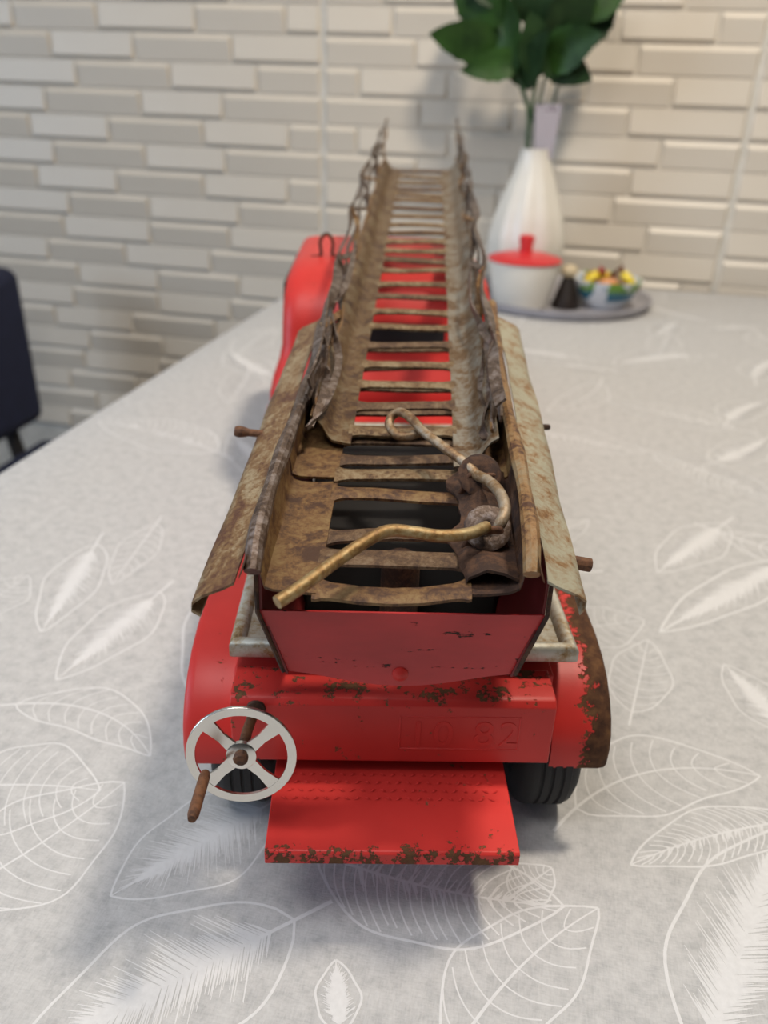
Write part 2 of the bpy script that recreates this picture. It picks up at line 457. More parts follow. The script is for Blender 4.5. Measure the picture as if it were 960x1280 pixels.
# -- body
def fender(sg):
    prof = [(.2125, .0355), (.2122, .042), (.2135, .048), (.2165, .0535), (.221, .0582), (.2275, .0628), (.236, .0661), (.248, .0682), (.27, .0690), (.32, .0692), (.40, .0695), (.485, .0700)]
    cols = [(.0525, 0), (.062, 0), (.0700, 0), (.0722, .0006), (.0733, .0017), (.0737, .0034)]
    def nrm(i):
        a = prof[max(i - 1, 0)]; b = prof[min(i + 1, len(prof) - 1)]
        dx, dz = b[0] - a[0], b[1] - a[1]; q = math.hypot(dx, dz); return (dz / q, -dx / q)
    g = []
    for i, (a, z) in enumerate(prof):
        nx_, nz_ = nrm(i); row = []
        for s_, d in cols: row.append(T(sg * s_, a + nx_ * d, z + nz_ * d))
        zb = .036
        tt_ = a + nx_ * .0034
        if abs(tt_ - .242) < .0345: zb = max(.036, .030 + math.sqrt(max(0, .0345 ** 2 - (tt_ - .242) ** 2)) * .9)
        zz = z + nz_ * .0034
        row.append(T(sg * .0737, tt_, min(zz - .0004, max(zb, zz - .012) if zb < zz else zz - .001)))
        row.append(T(sg * .0735, tt_, min(zz - .0006, zb)))
        g.append(row)
    mb = MB()
    mb.sheet(g, .0010, (0, -.3, 1))
    ed = ((0, .0742, .0600),) if sg > 0 else ((2, .030, .040),)
    mat = red_paint('red_fender_worn' if sg > 0 else 'red_fender', .63 if sg > 0 else .635, ed, boost=.42 if sg > 0 else .2)
    return mb.build('rear_fender', mat, truck, angle=50, label='red fender with brown rust along its outer edge' if sg > 0 else None)
fender(-1); fender(1)
mb = MB(); mb.box(-.056, .0522, .2215 - TC, .50 - TC, .060, .0678)
mb.build('body_deck', MAT['red_clean'], truck, .0006)
mb = MB(); mb.box(-.030, .030, .225 - TC, .70 - TC, .030, .060)
mb.build('chassis', MAT['black'], truck, .001)
# rear beam
mat = red_paint('red_beam', .625, ((2, .0700, .0630),), boost=.12)
mb = MB()
x0, x1 = -.0555, .0505
pr = [(.2070, .0420), (.2070, .0655), (.2085, .0674), (.2105, .0680), (.2235, .0684), (.2235, .0420)]
mb.rings([[T(x, a, z) for a, z in pr] for x in (x0, x1)])
beam = mb.build('rear_beam', mat, truck, .0005, angle=40)
pl = MB()
c0, c1, z0, z1 = -.0005, .0395, .0475, .0618
for a in (((c0, c1), (z0, z0 + .0006)), ((c0, c1), (z1 - .0006, z1)), ((c0, c0 + .0006), (z0, z1)), ((c1 - .0006, c1), (z0, z1))):
    pl.box(a[0][0], a[0][1], .20685 - TC, .2072 - TC, a[1][0], a[1][1])
pl.build('plate_border', MAT['red_clean'], beam, .0002)
def raised_text(txt, size, loc, mat, parent, name):
    cu = bpy.data.curves.new('txt', 'FONT'); cu.body = txt; cu.size = size; cu.extrude = .00016; cu.space_character = 1.15
    ob = bpy.data.objects.new('txt', cu); C.objects.link(ob)
    dg = bpy.context.evaluated_depsgraph_get()
    me = bpy.data.meshes.new_from_object(ob.evaluated_get(dg)); bpy.data.objects.remove(ob)
    me.transform(Matrix.Translation(loc) @ Matrix.Rotation(PI / 2, 4, 'X'))
    me.materials.clear(); me.materials.append(mat)
    o = bpy.data.objects.new(name, me); C.objects.link(o); o.parent = parent; return o
raised_text('10 82', .0145, T(.0022, .2069, .0495), MAT['red_clean'], beam, 'raised_number')
# step plate
mat = red_paint('red_step', .63, ((1, .1750 - TC, .1800 - TC),), boost=.16)
mb = MB()
pr = [(.1756, .0300), (.1756, .0342), (.1764, .0350), (.2090, .0362), (.2240, .0362), (.2240, .0352), (.2090, .0352), (.1770, .0340), (.1766, .0300)]
mb.rings([[T(x0_, a, z) for a, z in pr] for x0_ in (-.0418, .0366)])
for x in (-.0418, .0356):
    mb.hexa([T(x, .1766, .0302), T(x + .001, .1766, .0302), T(x + .001, .224, .0325), T(x, .224, .0325), T(x, .1766, .0345), T(x + .001, .1766, .0345), T(x + .001, .224, .0357), T(x, .224, .0357)])
step = mb.build('step_plate', mat, truck, .0003, angle=30)
tr = MB()
for r in range(4):
    for k in range(21):
        x = -.0375 + k * .0034 + (r % 2) * .0017; y = .1965 + r * .0034; z = .0350 + (y - .1764) / .0326 * .0012 + .0001
        if x > .0335: continue
        d = (.0012, .0006) if (k + r) % 2 else (.0012, -.0006)
        tr.add([T(x - d[0], y - d[1], z), T(x, y - .0005, z + .0003), T(x + d[0], y + d[1], z), T(x, y + .0005, z + .0003), T(x, y, z + .00045)], [(0, 1, 4), (1, 2, 4), (2, 3, 4), (3, 0, 4)])
o = tr.build('tread_pattern', MAT['red_clean'], step); o['kind'] = 'stuff'
# platform tray
mat = MAT['zinc']
mb = MB(); mb.box(-.0545, .0565, .2225 - TC, .43 - TC, .0742, .0768)
tray = mb.build('platform_tray', mat, truck, .0004)
def rbox(x0, x1, y0, y1, z0, z1, name, mat, par, bev): return MB().box(x0, x1, y0 - TC, y1 - TC, z0, z1).build(name, mat, par, bev)
mb = MB()
def rect_ring(dx, z): return [T(-.0570 + dx, .2205 + dx, z), T(.0590 - dx, .2205 + dx, z), T(.0590 - dx, .4300 - dx, z), T(-.0570 + dx, .4300 - dx, z)]
rr_ = [rect_ring(*q) for q in ((.0008, .0735), (0, .0745), (0, .0785), (.0009, .0797), (.0022, .0801), (.0036, .0797), (.0046, .0782), (.0050, .0766), (.0048, .0740), (.0008, .0735))]
mb.rings(rr_, cap=False).build('tray_rim', mat, tray, angle=60)
rbox(-.050, .052, .2300, .420, .0700, .0738, 'tray_foot', MAT['black'], truck, .0005)
rbox(-.034, .034, .2400, .3600, .0770, .1000, 'turntable_block', MAT['black'], truck, .0015)  # turntable block is coloured black to stand in for shade below the ladder slots
MB().lathe([(.0065, .0), (.0065, .028), (.004, .030)], T(-.001, .234, .0770), 16).build('pivot_post', MAT['rust_dark'], truck)
# ladder cradle
mat = scratched_red('red_cradle', (.50, .030, .032))
mb = MB()
tp = [(-.0432 + .0826 * i / 10) for i in range(11)]
g = []
for r in range(4):
    f = r / 3; row = []
    for i in range(11):
        u = i / 10
        s_ = (-.0432 + .0826 * u) * (1 - f) + (-.0362 + .0688 * u) * f
        z = .1082 - .0002 * math.sin(PI * u) - f * (.0222 + .0050 * math.sin(PI * u) ** 1.5)
        row.append(T(s_, .1972 + .0012 * f, z))
    g.append(row)
mb.sheet(g, .0008, (0, -1, 0))
cradle = mb.build('ladder_cradle', mat, truck, angle=40)
MB().lathe([(.0001, -.0012), (.0014, -.0010), (.0024, -.0002), (.0025, .0004)], T(-.0017, .1978, .0856), 16, 'y').build('rivet', MAT['red'], cradle)
for sg in (-1, 1):
    mb = MB(); g = []
    for t_, k in ((.1975, 0), (.23, .4), (.28, .75), (.315, 1)):
        so = .0045 * k - .0019
        ztop = .1195 + (t_ - .19) * .108
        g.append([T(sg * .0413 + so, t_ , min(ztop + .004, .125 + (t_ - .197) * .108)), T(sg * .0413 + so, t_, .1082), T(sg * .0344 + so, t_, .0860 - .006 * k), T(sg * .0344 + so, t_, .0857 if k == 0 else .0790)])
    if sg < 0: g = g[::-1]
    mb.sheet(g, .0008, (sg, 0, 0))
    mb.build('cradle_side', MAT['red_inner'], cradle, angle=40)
    r = [T(sg * .0418 - .0019, .1968, .1245), T(sg * .0418 - .0019, .1966, .1082), T(sg * .0349 - .0019, .1978, .0862)]
    MB().tube(r, .0007, 6).build('rusty_edge', MAT['rust_dark'], cradle)

# -- base ladder
base = empty('x', (0, 0, 0)); base.name = 'base_ladder'; base.parent = truck
def extr(prof, l0, l1, nl, wob=0, seed=0, th=.0009, name='', mat=None, par=None, thdir=None, ends=None):
    """sheet-metal profile (m, n) swept along the ladder"""
    g = []; rnd = random.Random(seed); ph = [rnd.uniform(0, 6) for _ in prof]
    for i in range(nl + 1):
        l = l0 + (l1 - l0) * i / nl
        row = []
        for j, (a, b) in enumerate(prof):
            w = wob * (math.sin(l * 55 + ph[j]) + .6 * math.sin(l * 130 + ph[j] * 2))
            sh = ends(j, l) if ends and i == 0 else 0
            row.append(LD(l + sh, a + w, b + w * .7))
        g.append(row)
    mb = MB(); mb.sheet(g, th, thdir if thdir else LN)
    return mb.build(name, mat, par, angle=50)
tl = rusty_tin('ochre_flange', (.36, .29, .18), .58, .2, .5, ochre=(.19, .105, .042), dark=(.095, .038, .020), stretch=(1, .5, 1))
for sg in (-1, 1):
    k = 1.0 if sg < 0 else .985
    fl = [(sg * .0515, -.0032), (sg * .0532, -.0012), (sg * .0530, .0012), (sg * .0505, .0034), (sg * .0445, .0062), (sg * .0415, .0080)]
    extr(fl, -.006 if sg < 0 else -.004, .197 if sg < 0 else .205, 30, .0003, 2 + sg, .0009, 'side_flange', tl if sg < 0 else MAT['tin_pale'], base)
    # rolled bead on top of the rail
    pth = [LD(l, sg * (.0374 + .0006 * math.sin(l * 40)), .0135 + .0006 * math.sin(l * 31 + 1) - (.004 * (1 - l / .012) ** 2 if l < .012 else 0)) for l in [-.002 + .205 * i / 30 for i in range(31)]]
    MB().tube(pth, [.0024 + .0003 * math.sin(i * .9) for i in range(31)], 10).build('rolled_bead', MAT['tin_lilac'] if sg < 0 else MAT['tin_ochre'], base)
    web = [(sg * .0412, .0072), (sg * .0400, .0100), (sg * .0390, .0125)]
    extr(web, -.003, .2, 24, .0003, 5 + sg, .0008, 'rail_web', MAT['rust_rod'], base)
    wallp = [(sg * .0372, .0125), (sg * .0368, .007), (sg * .0362, .0024), (sg * .0352, .0006), (sg * .0330, .0), (sg * .027, -.0002), (sg * .0208, 0)]
    extr(wallp, .0000, .0600, 16, .0002, 9 + sg, .0009, 'floor_plate', MAT['tin_floor'] if sg < 0 else MAT['rust_dark'], base,
         ends=lambda j, l: (.004 * (1 - j / 6)))
    wallp2 = [(a, b + (.0012 if i > 2 else 0)) for i, (a, b) in enumerate(wallp)]
    extr(wallp2, .0610, .2000, 24, .0002, 12 + sg, .0009, 'floor_plate', MAT['tin_floor'], base)
def rung(l, w, n, half, mat, par, th=.0010, flare=.004, bow=0, seed=0):
    """one ladder rung: a flat bar that widens where it meets the floor plates"""
    rnd = random.Random(seed * 7 + 1); ms = [-half - .001, -half, -half + flare * .4, -half + flare, -half * .4, 0, half * .4, half - flare, half - flare * .4, half, half + .001]
    g = []
    k1, k2 = rnd.uniform(-.0007, .0007), rnd.uniform(-.0006, .0006)
    for j, a in enumerate(ms):
        q = max(0, (abs(a) - (half - flare)) / flare)
        e = w / 2 + .0016 * min(1, q) ** 2
        o = k1 * math.sin(a * 120 + seed) + bow * (1 - (a / half) ** 2); zz = n + k2 * math.sin(a * 90 + seed * 2) 
        g.append([LD(l + o - e, a, zz - .0004), LD(l + o - e * .5, a, zz + .0002), LD(l + o + e * .5, a, zz + .0002), LD(l + o + e, a, zz - .0004)])
    MB().sheet(g, th, LN).build('rung', mat, par, angle=50)
MAT['rung_a'] = rusty_tin('brown_rung', (.20, .14, .085), .62, .15, .65, ochre=(.12, .066, .03), dark=(.055, .026, .013), scale=110)
MAT['rung_b'] = rusty_tin('ochre_rung', (.27, .21, .125), .55, .2, .6, ochre=(.16, .095, .04), dark=(.065, .03, .014), scale=110)
for i, (l, w) in enumerate(((.0030, .0070), (.0168, .0075), (.0290, .0060), (.0525, .0065))):
    rung(l, w, 0, .0210, MAT['tin_floor'] if i in (0, 3) else MAT['rung_a'], base, bow=-.0035 if i == 0 else 0, seed=i)
for i, (l, w) in enumerate(((.0640, .0065), (.0745, .0060), (.0890, .006), (.104, .006), (.1204, .006), (.1436, .006), (.1661, .006), (.1880, .006))):
    rung(l, w, .0012 if i < 3 else -.0022, .0210, MAT['rung_b'] if i == 0 else MAT['rung_a'], base, seed=i + 10)

# -- extension ladder
ext = empty('x', (0, 0, 0)); ext.name = 'extension_ladder'; ext.parent = truck
HE = .0182
for sg in (-1, 1):
    p = [(sg * HE, .0042), (sg * .0215, .0042), (sg * .0250, .0046), (sg * .0268, .0062), (sg * .0285, .0090), (sg * .0305, .0112), (sg * .0330, .0122)]
    l0 = .0790 if sg < 0 else .0640
    mt_ = rusty_tin('ochre_channel' if sg < 0 else 'grey_channel', (.19, .155, .095) if sg < 0 else (.24, .22, .18), .60 if sg < 0 else .47, .3, .48, ochre=(.125, .066, .022), dark=(.05, .02, .009))
    extr(p, l0, .595, 60, .0001, 20 + sg, .0009, 'side_channel', mt_, ext, ends=lambda j, l: .0010 * j)
R2 = [.5885, .5640, .5400, .5146, .4930, .4739, .4473, .4226, .3973, .3769, .3558, .3333, .3124, .2929, .266, .2448, .2204, .1994, .1761, .1529, .132, .1125, .0906]
for i, l in enumerate(R2):
    rung(l, .0062 if l < .3 else (.0085 if l < .45 else .0105), .0042, HE + .0004, MAT['rung_b'] if i % 3 else MAT['rung_a'], ext, seed=i + 40)
def mtop(sg, l):
    if sg < 0:
        P_ = [(.0, -.0335), (.15, -.0350), (.3, -.0392), (.45, -.0415), (.6, -.0400), (.80, -.0385)]
    else:
        P_ = [(.0, .0325), (.15, .0335), (.25, .0352), (.4, .0366), (.6, .036), (.8, .034)]
    for (a, x), (b, y) in zip(P_[:-1], P_[1:]):
        if l <= b: return x + (y - x) * (l - a) / (b - a)
    return P_[-1][1]
def smooth(a, b, x):
    x = min(1, max(0, (x - a) / (b - a))); return x * x * (3 - 2 * x)
def lat(sg, l, f):
    """point on the lattice side wall: f = 0 lower strip, 1 upper strip"""
    f0 = f
    if l > .58: f = 1 - (1 - f) * (1 - smooth(.58, .78, l) * .95)
    mb_ = sg * .0322; mt2 = mtop(sg, l)
    nn = .0115 + (.0225 - .0115) * f + .0008 * math.sin(l * 37 + f0 * 3 + sg)
    return LD(l, mb_ + (mt2 - mb_) * (.15 + .85 * f) + sg * .0010 * math.sin(l * 61 + f0 * 5), nn)
for sg in (-1, 1):
    l0, l1 = (.090, .765) if sg < 0 else (.075, .785)
    n = 70
    for f, w in ((1, .0044), (.55, .0026), (0, .0040)):
        ll = [l0 + (l1 - (.03 if (f == 0 and sg > 0) else 0) - l0) * i / n for i in range(n + 1)]
        dirs = []
        for l in ll:
            a = .9 * math.sin(l * 48 + f * 2 + sg) + .5 * math.sin(l * 21)
            dirs.append(LN * math.cos(a) + LM * math.sin(a))
        MB().strip([lat(sg, l, f) for l in ll], dirs, [w * (1 if l < .6 else max(.3, 1 - (l - .6) / .2)) for l in ll], .0009).build('lattice_rail', MAT['tin_lilac'] if f else MAT['tin_ochre'], ext, angle=50)
    k = 0; l = l0 + .002
    while l < .60:
        stp = .052
        pts = []; dirs = []
        for i in range(13):
            u = i / 12; f = u if k % 2 == 0 else 1 - u
            p = lat(sg, l + stp * u, f) - LM * sg * .0008 * math.sin(PI * u)
            pts.append(p)
            a = 1.2 * math.sin(PI * u) * (1 if k % 2 else -1)
            dirs.append(LN * math.cos(a) + LM * sg * math.sin(a) + LV * .3)
        MB().strip(pts, dirs, [.0024 + .0008 * math.sin(PI * i / 12) for i in range(13)], .0009).build('lattice_strip', MAT['tin_lilac'] if (k + sg) % 3 else MAT['tin_ochre'], ext, angle=50)
        l += stp; k += 1

STRAPS = [
 [(0.2513, 0.0294, 0.02), (0.1962, 0.0274, 0.019), (0.1674, 0.0305, 0.018), (0.1513, 0.0339, 0.017), (0.1238, 0.033, 0.016), (0.0985, 0.0311, 0.014), (0.0827, 0.0282, 0.012), (0.0757, 0.0285, 0.01), (0.0733, 0.0324, 0.009)],
 [(0.1503, 0.0316, 0.012), (0.1217, 0.0297, 0.01), (0.1069, 0.0296, 0.01), (0.0926, 0.031, 0.012)],
 [(0.2853, -0.0330, 0.021), (0.2186, -0.0310, 0.021), (0.1884, -0.0335, 0.02), (0.1768, -0.0346, 0.019), (0.148, -0.0303, 0.017), (0.1273, -0.027, 0.015), (0.099, -0.0277, 0.014), (0.0827, -0.0306, 0.012), (0.075, -0.033, 0.012)],
 [(0.1606, -0.0343, 0.021), (0.1377, -0.0341, 0.019), (0.1241, -0.0333, 0.016), (0.1149, -0.0301, 0.015), (0.0918, -0.0299, 0.014), (0.0783, -0.0317, 0.011)]]
def cat(P_, n=6):
    P_ = [Vector(p) for p in P_]; Q = [P_[0] * 2 - P_[1]] + P_ + [P_[-1] * 2 - P_[-2]]; out = []
    for i in range(1, len(Q) - 2):
        for k in range(n):
            u = k / n; a, b, c, d = Q[i - 1:i + 3]
            out.append(.5 * ((2 * b) + (c - a) * u + (2 * a - 5 * b + 4 * c - d) * u * u + (3 * b - a - 3 * c + d) * u ** 3))
    return out + [P_[-1]]
for i, sp_ in enumerate(STRAPS):
    pp = cat([LD(*q) for q in sp_]); dd = []
    for k in range(len(pp)):
        a = .55 + 1.1 * math.sin(k * .23 + i * 1.7); dd.append(LM * math.cos(a) + LN * math.sin(a))
    MB().strip(pp, dd, [.0030 if 2 < k < len(pp) - 3 else .0016 for k in range(len(pp))], .0008).build('bent_strap', MAT['tin_lilac'], ext, angle=50)

# -- crank wires on the ladder base
crank = empty('x', (0, 0, 0)); crank.name = 'wire_crank'; crank.parent = truck
def cat(P_, n=6):
    P_ = [Vector(p) for p in P_]; Q = [P_[0] * 2 - P_[1]] + P_ + [P_[-1] * 2 - P_[-2]]; out = []
    for i in range(1, len(Q) - 2):
        for k in range(n):
            u = k / n; a, b, c, d = Q[i - 1:i + 3]
            out.append(.5 * ((2 * b) + (c - a) * u + (2 * a - 5 * b + 4 * c - d) * u * u + (3 * b - a - 3 * c + d) * u ** 3))
    return out + [P_[-1]]
loop = [(0.0500, 0.0252, 0.0088), (0.056, 0.0207, 0.0105), (0.063, 0.0142, 0.012), (0.0719, 0.0074, 0.013), (0.0815, 0.0026, 0.0135), (0.0870, -0.0012, 0.013), (0.0875, -0.0042, 0.011), (0.084, -0.0048, 0.009), (0.0789, -0.0018, 0.008), (0.0775, 0.0024, 0.0085), (0.0783, 0.0060, 0.0095)]
hook = [(0.0505, 0.0248, 0.0088), (0.0436, 0.0283, 0.0105), (0.0347, 0.0311, 0.0115), (0.0267, 0.0319, 0.0115), (0.022, 0.0308, 0.01), (0.0221, 0.0288, 0.006)]
arm = [(0.0190, 0.0262, 0.0098), (0.0128, 0.0204, 0.0115), (0.0102, 0.0125, 0.0125), (0.0104, 0.0047, 0.0135), (0.0103, -0.0013, 0.014), (0.0067, -0.0062, 0.014), (-0.0031, -0.0151, 0.013), (-0.0121, -0.0224, 0.012), (-0.0178, -0.0281, 0.011)]
MAT['wire_gold'] = rusty_tin('yellowed_wire', (.40, .31, .16), .52, .5, .4, ochre=(.26, .15, .05), dark=(.12, .06, .03), scale=55)
MB().tube(cat([LD(*p) for p in loop]), .00165, 12).build('loop_wire', MAT['wire'], crank, angle=60)
MB().tube(cat([LD(*p) for p in hook]), .0018, 12).build('hook_wire', MAT['wire'], crank, angle=60)
MB().tube(cat([LD(*p) for p in arm]), .0018, 12).build('crank_arm', MAT['wire_gold'], crank, angle=60)
def disc(l, m_, n, r, th, tilt, name, mat):
    ax = (LV * -math.cos(tilt) + LN * math.sin(tilt)).normalized(); u = LM.copy(); v = ax.cross(u)
    c = LD(l, m_, n); rs = []
    for rr, h in ((r * .25, th * .8), (r * .32, th), (r * .9, th), (r, th * .6), (r, 0), (r * .9, -th * .3)):
        rs.append([c + u * rr * math.cos(2 * PI * k / 28) * (1 + .03 * math.sin(3 * k)) + v * rr * math.sin(2 * PI * k / 28) + ax * h for k in range(28)])
    MB().rings(rs).build(name, mat, crank, angle=50)
disc(.0515, .0258, .0082, .0070, .0010, .75, 'washer', MAT['rust_dark'])
disc(.0215, .0268, .0075, .0070, .0014, .85, 'crank_hub', MAT['tin_lilac'])
g = []
for i in range(15):
    l = .004 + .060 * i / 14
    g.append([LD(l, .0182 + .0022 * math.sin(l * 190) + .001 * math.sin(l * 410), .0012), LD(l, .021, .0022 + .0012 * math.sin(l * 120)), LD(l, .026, .0040 + .0016 * math.sin(l * 150 + 1)), LD(l, .031, .0034 + .0016 * math.sin(l * 100 + 2)), LD(l, .0352, .0022)])
MB().sheet(g, .0010, LN).build('bracket', MAT['rust_dark'], crank, angle=60)
for l_ in (.047, .016):
    mb = MB(); a, b = l_ + .003, l_ + .0045
    mb.hexa([LD(a, .019, .001), LD(a, .034, .001), LD(b, .034, .001), LD(b, .019, .001), LD(a, .022, .0095), LD(a, .031, .0095), LD(b, .031, .0095), LD(b, .022, .0095)])
    mb.build('bracket_ear', MAT['rust_rod'], crank, .0008)
# pins and levers
p = [T(-.0480, .279, .1300), T(-.0560, .2795, .1305), T(-.0610, .280, .1308)]
MB().tube(cat(p, 4), [.0014] * 5 + [.0019, .0021, .0022, .0018], 10).build('side_lever', MAT['rust_rod'], truck)
p = [T(.0430, .2105, .1195), T(.0500, .2100, .1187), T(.0545, .2098, .1180)]
MB().tube(p, .0022, 8).build('pivot_pin', MAT['rust_rod'], truck, .0003)
MB().lathe([(.0014, 0), (.0014, .004), (.0006, .0046)], LD(.035, -.0535, -.002), 8, 'x').build('rivet_tail', MAT['rust_dark'], truck)
MB().lathe([(.0012, 0), (.0012, .006), (.0006, .0066)], LD(.105, .0500, -.001), 8, 'x').build('rivet_tail', MAT['rust_dark'], truck)

# -- hand wheel
hw = empty('x', (0, 0, 0)); hw.name = 'hand_wheel'; hw.parent = truck
ax = Vector((0, -1, .14)).normalized(); hu = Vector((1, 0, 0)); hv = ax.cross(hu) * -1
hc = T(-.0487, .1855, .0645)
RO, RI = .0165, .0138
rs = []
for rr, h in ((RI, .0006), (RI, -.0006), (RO, -.0006), (RO, .0006)):
    rs.append([hc + (hu * math.cos(2 * PI * k / 56) + hv * math.sin(2 * PI * k / 56)) * rr + ax * h for k in range(56)])
MB().rings(rs + [rs[0]], cap=False).build('wheel_rim', MAT['steel'], hw, .0002, angle=40)
for k in range(4):
    a = PI / 4 + k * PI / 2 + .02; d = hu * math.cos(a) + hv * math.sin(a); e = ax.cross(d)
    mb = MB(); q = []
    for sx in (-1, 1):
        pass
    P_ = [(.003, .0019), (.0085, .0015), (.0142, .0023)]
    rs = [[hc + d * r_ + e * w_ + ax * .0005, hc + d * r_ - e * w_ + ax * .0005, hc + d * r_ - e * w_ - ax * .0005, hc + d * r_ + e * w_ - ax * .0005] for r_, w_ in P_]
    mb.rings(rs).build('spoke', MAT['steel'], hw, smooth=False)
def adisc(c, axis, prof, seg, name, mat, par):
    u = axis.cross(Vector((0, .3, 1))).normalized(); v = axis.cross(u)
    MB().rings([[c + (u * math.cos(2 * PI * k / seg) + v * math.sin(2 * PI * k / seg)) * r + axis * h for k in range(seg)] for r, h in prof]).build(name, mat, par)
adisc(hc, ax, [(.0045, -.0008), (.0045, .0007), (.0042, .0009), (.0001, .0009)], 24, 'hub_plate', MAT['steel'], hw)
adisc(hc, ax, [(.0022, .0008), (.0023, .0022), (.0017, .0030), (.0001, .0032)], 10, 'shaft_end', MAT['rust_rod'], hw)
MB().tube([hc - ax * .001, hc - ax * .012, T(-.0470, .2085, .0640)], .0017, 12).build('wheel_shaft', MAT['rust_rod'], hw)
adisc(T(-.0470, .2072, .0640), Vector((0, -1, 0)), [(.0032, 0), (.0030, .001), (.002, .0014), (.0001, .0014)], 14, 'shaft_collar', MAT['rust_dark'], hw)
ha = hc + hu * -.0115 + hv * -.0095 * 1
h0 = T(-.0594, .1838, .0588)
MB().tube([h0 - ax * -.0000, h0 + ax * .002, h0 + ax * .010, h0 + ax * .0185, h0 + ax * .0205], [.0013, .0017, .0017, .0017, .0012], 12).build('wheel_handle', MAT['rust_rod'], hw)

# -- road wheels
wm = None
def road_wheel(s, t_):
    r = .0300; w = .0195
    prof = [(.004, 0), (.018, .0), (.019, -.0012), (.026, -.0012), (.0288, .0008), (.0297, .003)]
    for k in range(4):
        h = .0045 + k * .0036; prof += [(.0300, h - .001), (.0300, h + .0012), (.0293, h + .0016), (.0293, h + .0021)]
    prof += [(.0297, w - .003), (.0288, w - .0008), (.026, w + .0012), (.019, w + .0012), (.018, w), (.004, w)]
    o = MB().lathe(prof, T(s - w / 2, t_, .0300), 40, 'x').build('road_wheel', MAT['rubber'], truck, angle=40)
    sg = 1 if s > 0 else -1
    MB().lathe([(.0175, 0), (.016, .0012 * sg), (.008, .0016 * sg), (.007, .004 * sg), (.0001, .0045 * sg)], T(s + sg * w / 2, t_, .0300), 24, 'x').build('hub_cap', MAT['zinc'], o)
for s in (-.0540, .0545):
    road_wheel(s, .2420); road_wheel(s, .6550)
MB().tube([T(-.046, .242, .03), T(.046, .242, .03)], .003, 8).build('axle', MAT['rust_dark'], truck)
MB().tube([T(-.046, .655, .03), T(.046, .655, .03)], .003, 8).build('axle', MAT['rust_dark'], truck)

# -- cab
def rrect(z, a, b, w, r, n=5):
    pts = []
    for cx, cy, st in ((w - r, b - r, 0), (-w + r, b - r, 1), (-w + r, a + r, 2), (w - r, a + r, 3)):
        for k in range(n + 1):
            q = (st + k / n) * PI / 2; pts.append(T(cx + r * math.cos(q), cy + r * math.sin(q), z))
    return pts
mat = red_paint('red_cab', .635)
lv_ = [(.062, .487, .70, .0730, .008), (.074, .487, .70, .0730, .009), (.083, .492, .70, .0712, .010), (.092, .500, .70, .0680, .010), (.100, .504, .70, .0665, .010), (.112, .506, .695, .0662, .010),
       (.122, .510, .69, .0660, .011), (.130, .5155, .686, .0655, .012), (.137, .524, .68, .0643, .013), (.142, .534, .672, .0622, .014), (.1452, .545, .664, .0590, .015), (.1468, .556, .655, .0540, .015), (.1472, .566, .648, .0480, .014)]
cab = MB().rings([rrect(*q) for q in lv_]).build('cab', mat, truck, angle=60)
def plate(pts, th, d, name, mat, par, bev=0):
    d = Vector(d) * th; b = [Vector(p) for p in pts]
    n = len(b); MB().rings([b, [p + d for p in b]]).build(name, mat, par, bev, smooth=False)
w0 = .0045
ring = []
for cx, cz, st in ((.036 - w0, .1165 - w0, 0), (-.036 + w0, .1165 - w0, 1), (-.036 + w0, .1000 + w0, 2), (.036 - w0, .1000 + w0, 3)):
    for k in range(5):
        q = (st + k / 4) * PI / 2
        zz = cz + w0 * math.sin(q)
        ring.append(T(cx + w0 * math.cos(q), .5035 + max(0, (zz - .104)) * .22, zz))
plate(ring, .002, (0, 1, 0), 'rear_window', MAT['black'], cab)
plate([T(-.056, .6925, .102), T(.056, .6925, .102), T(.052, .683, .134), T(-.052, .683, .134)], .004, (0, 1, .1), 'windscreen', MAT['black'], cab)
for sg in (-1, 1):
    plate([T(sg * .0658, .535, .104), T(sg * .0658, .66, .104), T(sg * .0648, .65, .133), T(sg * .0650, .54, .133)], .0022, (sg, 0, 0), 'side_window', MAT['black'], cab)
MB().rings([rrect(z, a, b, w, r) for z, a, b, w, r in ((.036, .69, .79, .05, .008), (.075, .69, .79, .05, .01), (.092, .69, .785, .047, .012), (.098, .69, .778, .040, .014))]).build('bonnet', MAT['red'], truck, angle=50)
for sg in (-1, 1):
    g = []
    for i in range(13):
        a = PI * i / 12; g.append([T(sg * .048, .655 - .036 * math.cos(a), .030 + .036 * math.sin(a)), T(sg * .0735, .655 - .036 * math.cos(a), .030 + .036 * math.sin(a))])
    MB().sheet(g, .001, (0, 0, 1)).build('front_fender', MAT['red'], truck, angle=50)
# hook on the roof
lp = [T(-.0505, .560, .1462), T(-.0455, .560, .1468), T(-.0440, .560, .1490), T(-.0447, .560, .1555), T(-.0430, .560, .1595), T(-.0403, .560, .1610), T(-.0375, .560, .1592), T(-.0362, .560, .1550), T(-.0368, .560, .1490), T(-.0350, .560, .1470), T(-.0300, .560, .1475)]
MB().tube(cat(lp, 4), .0011, 8).build('roof_hook', MAT['rust_dark'], truck, angle=60)

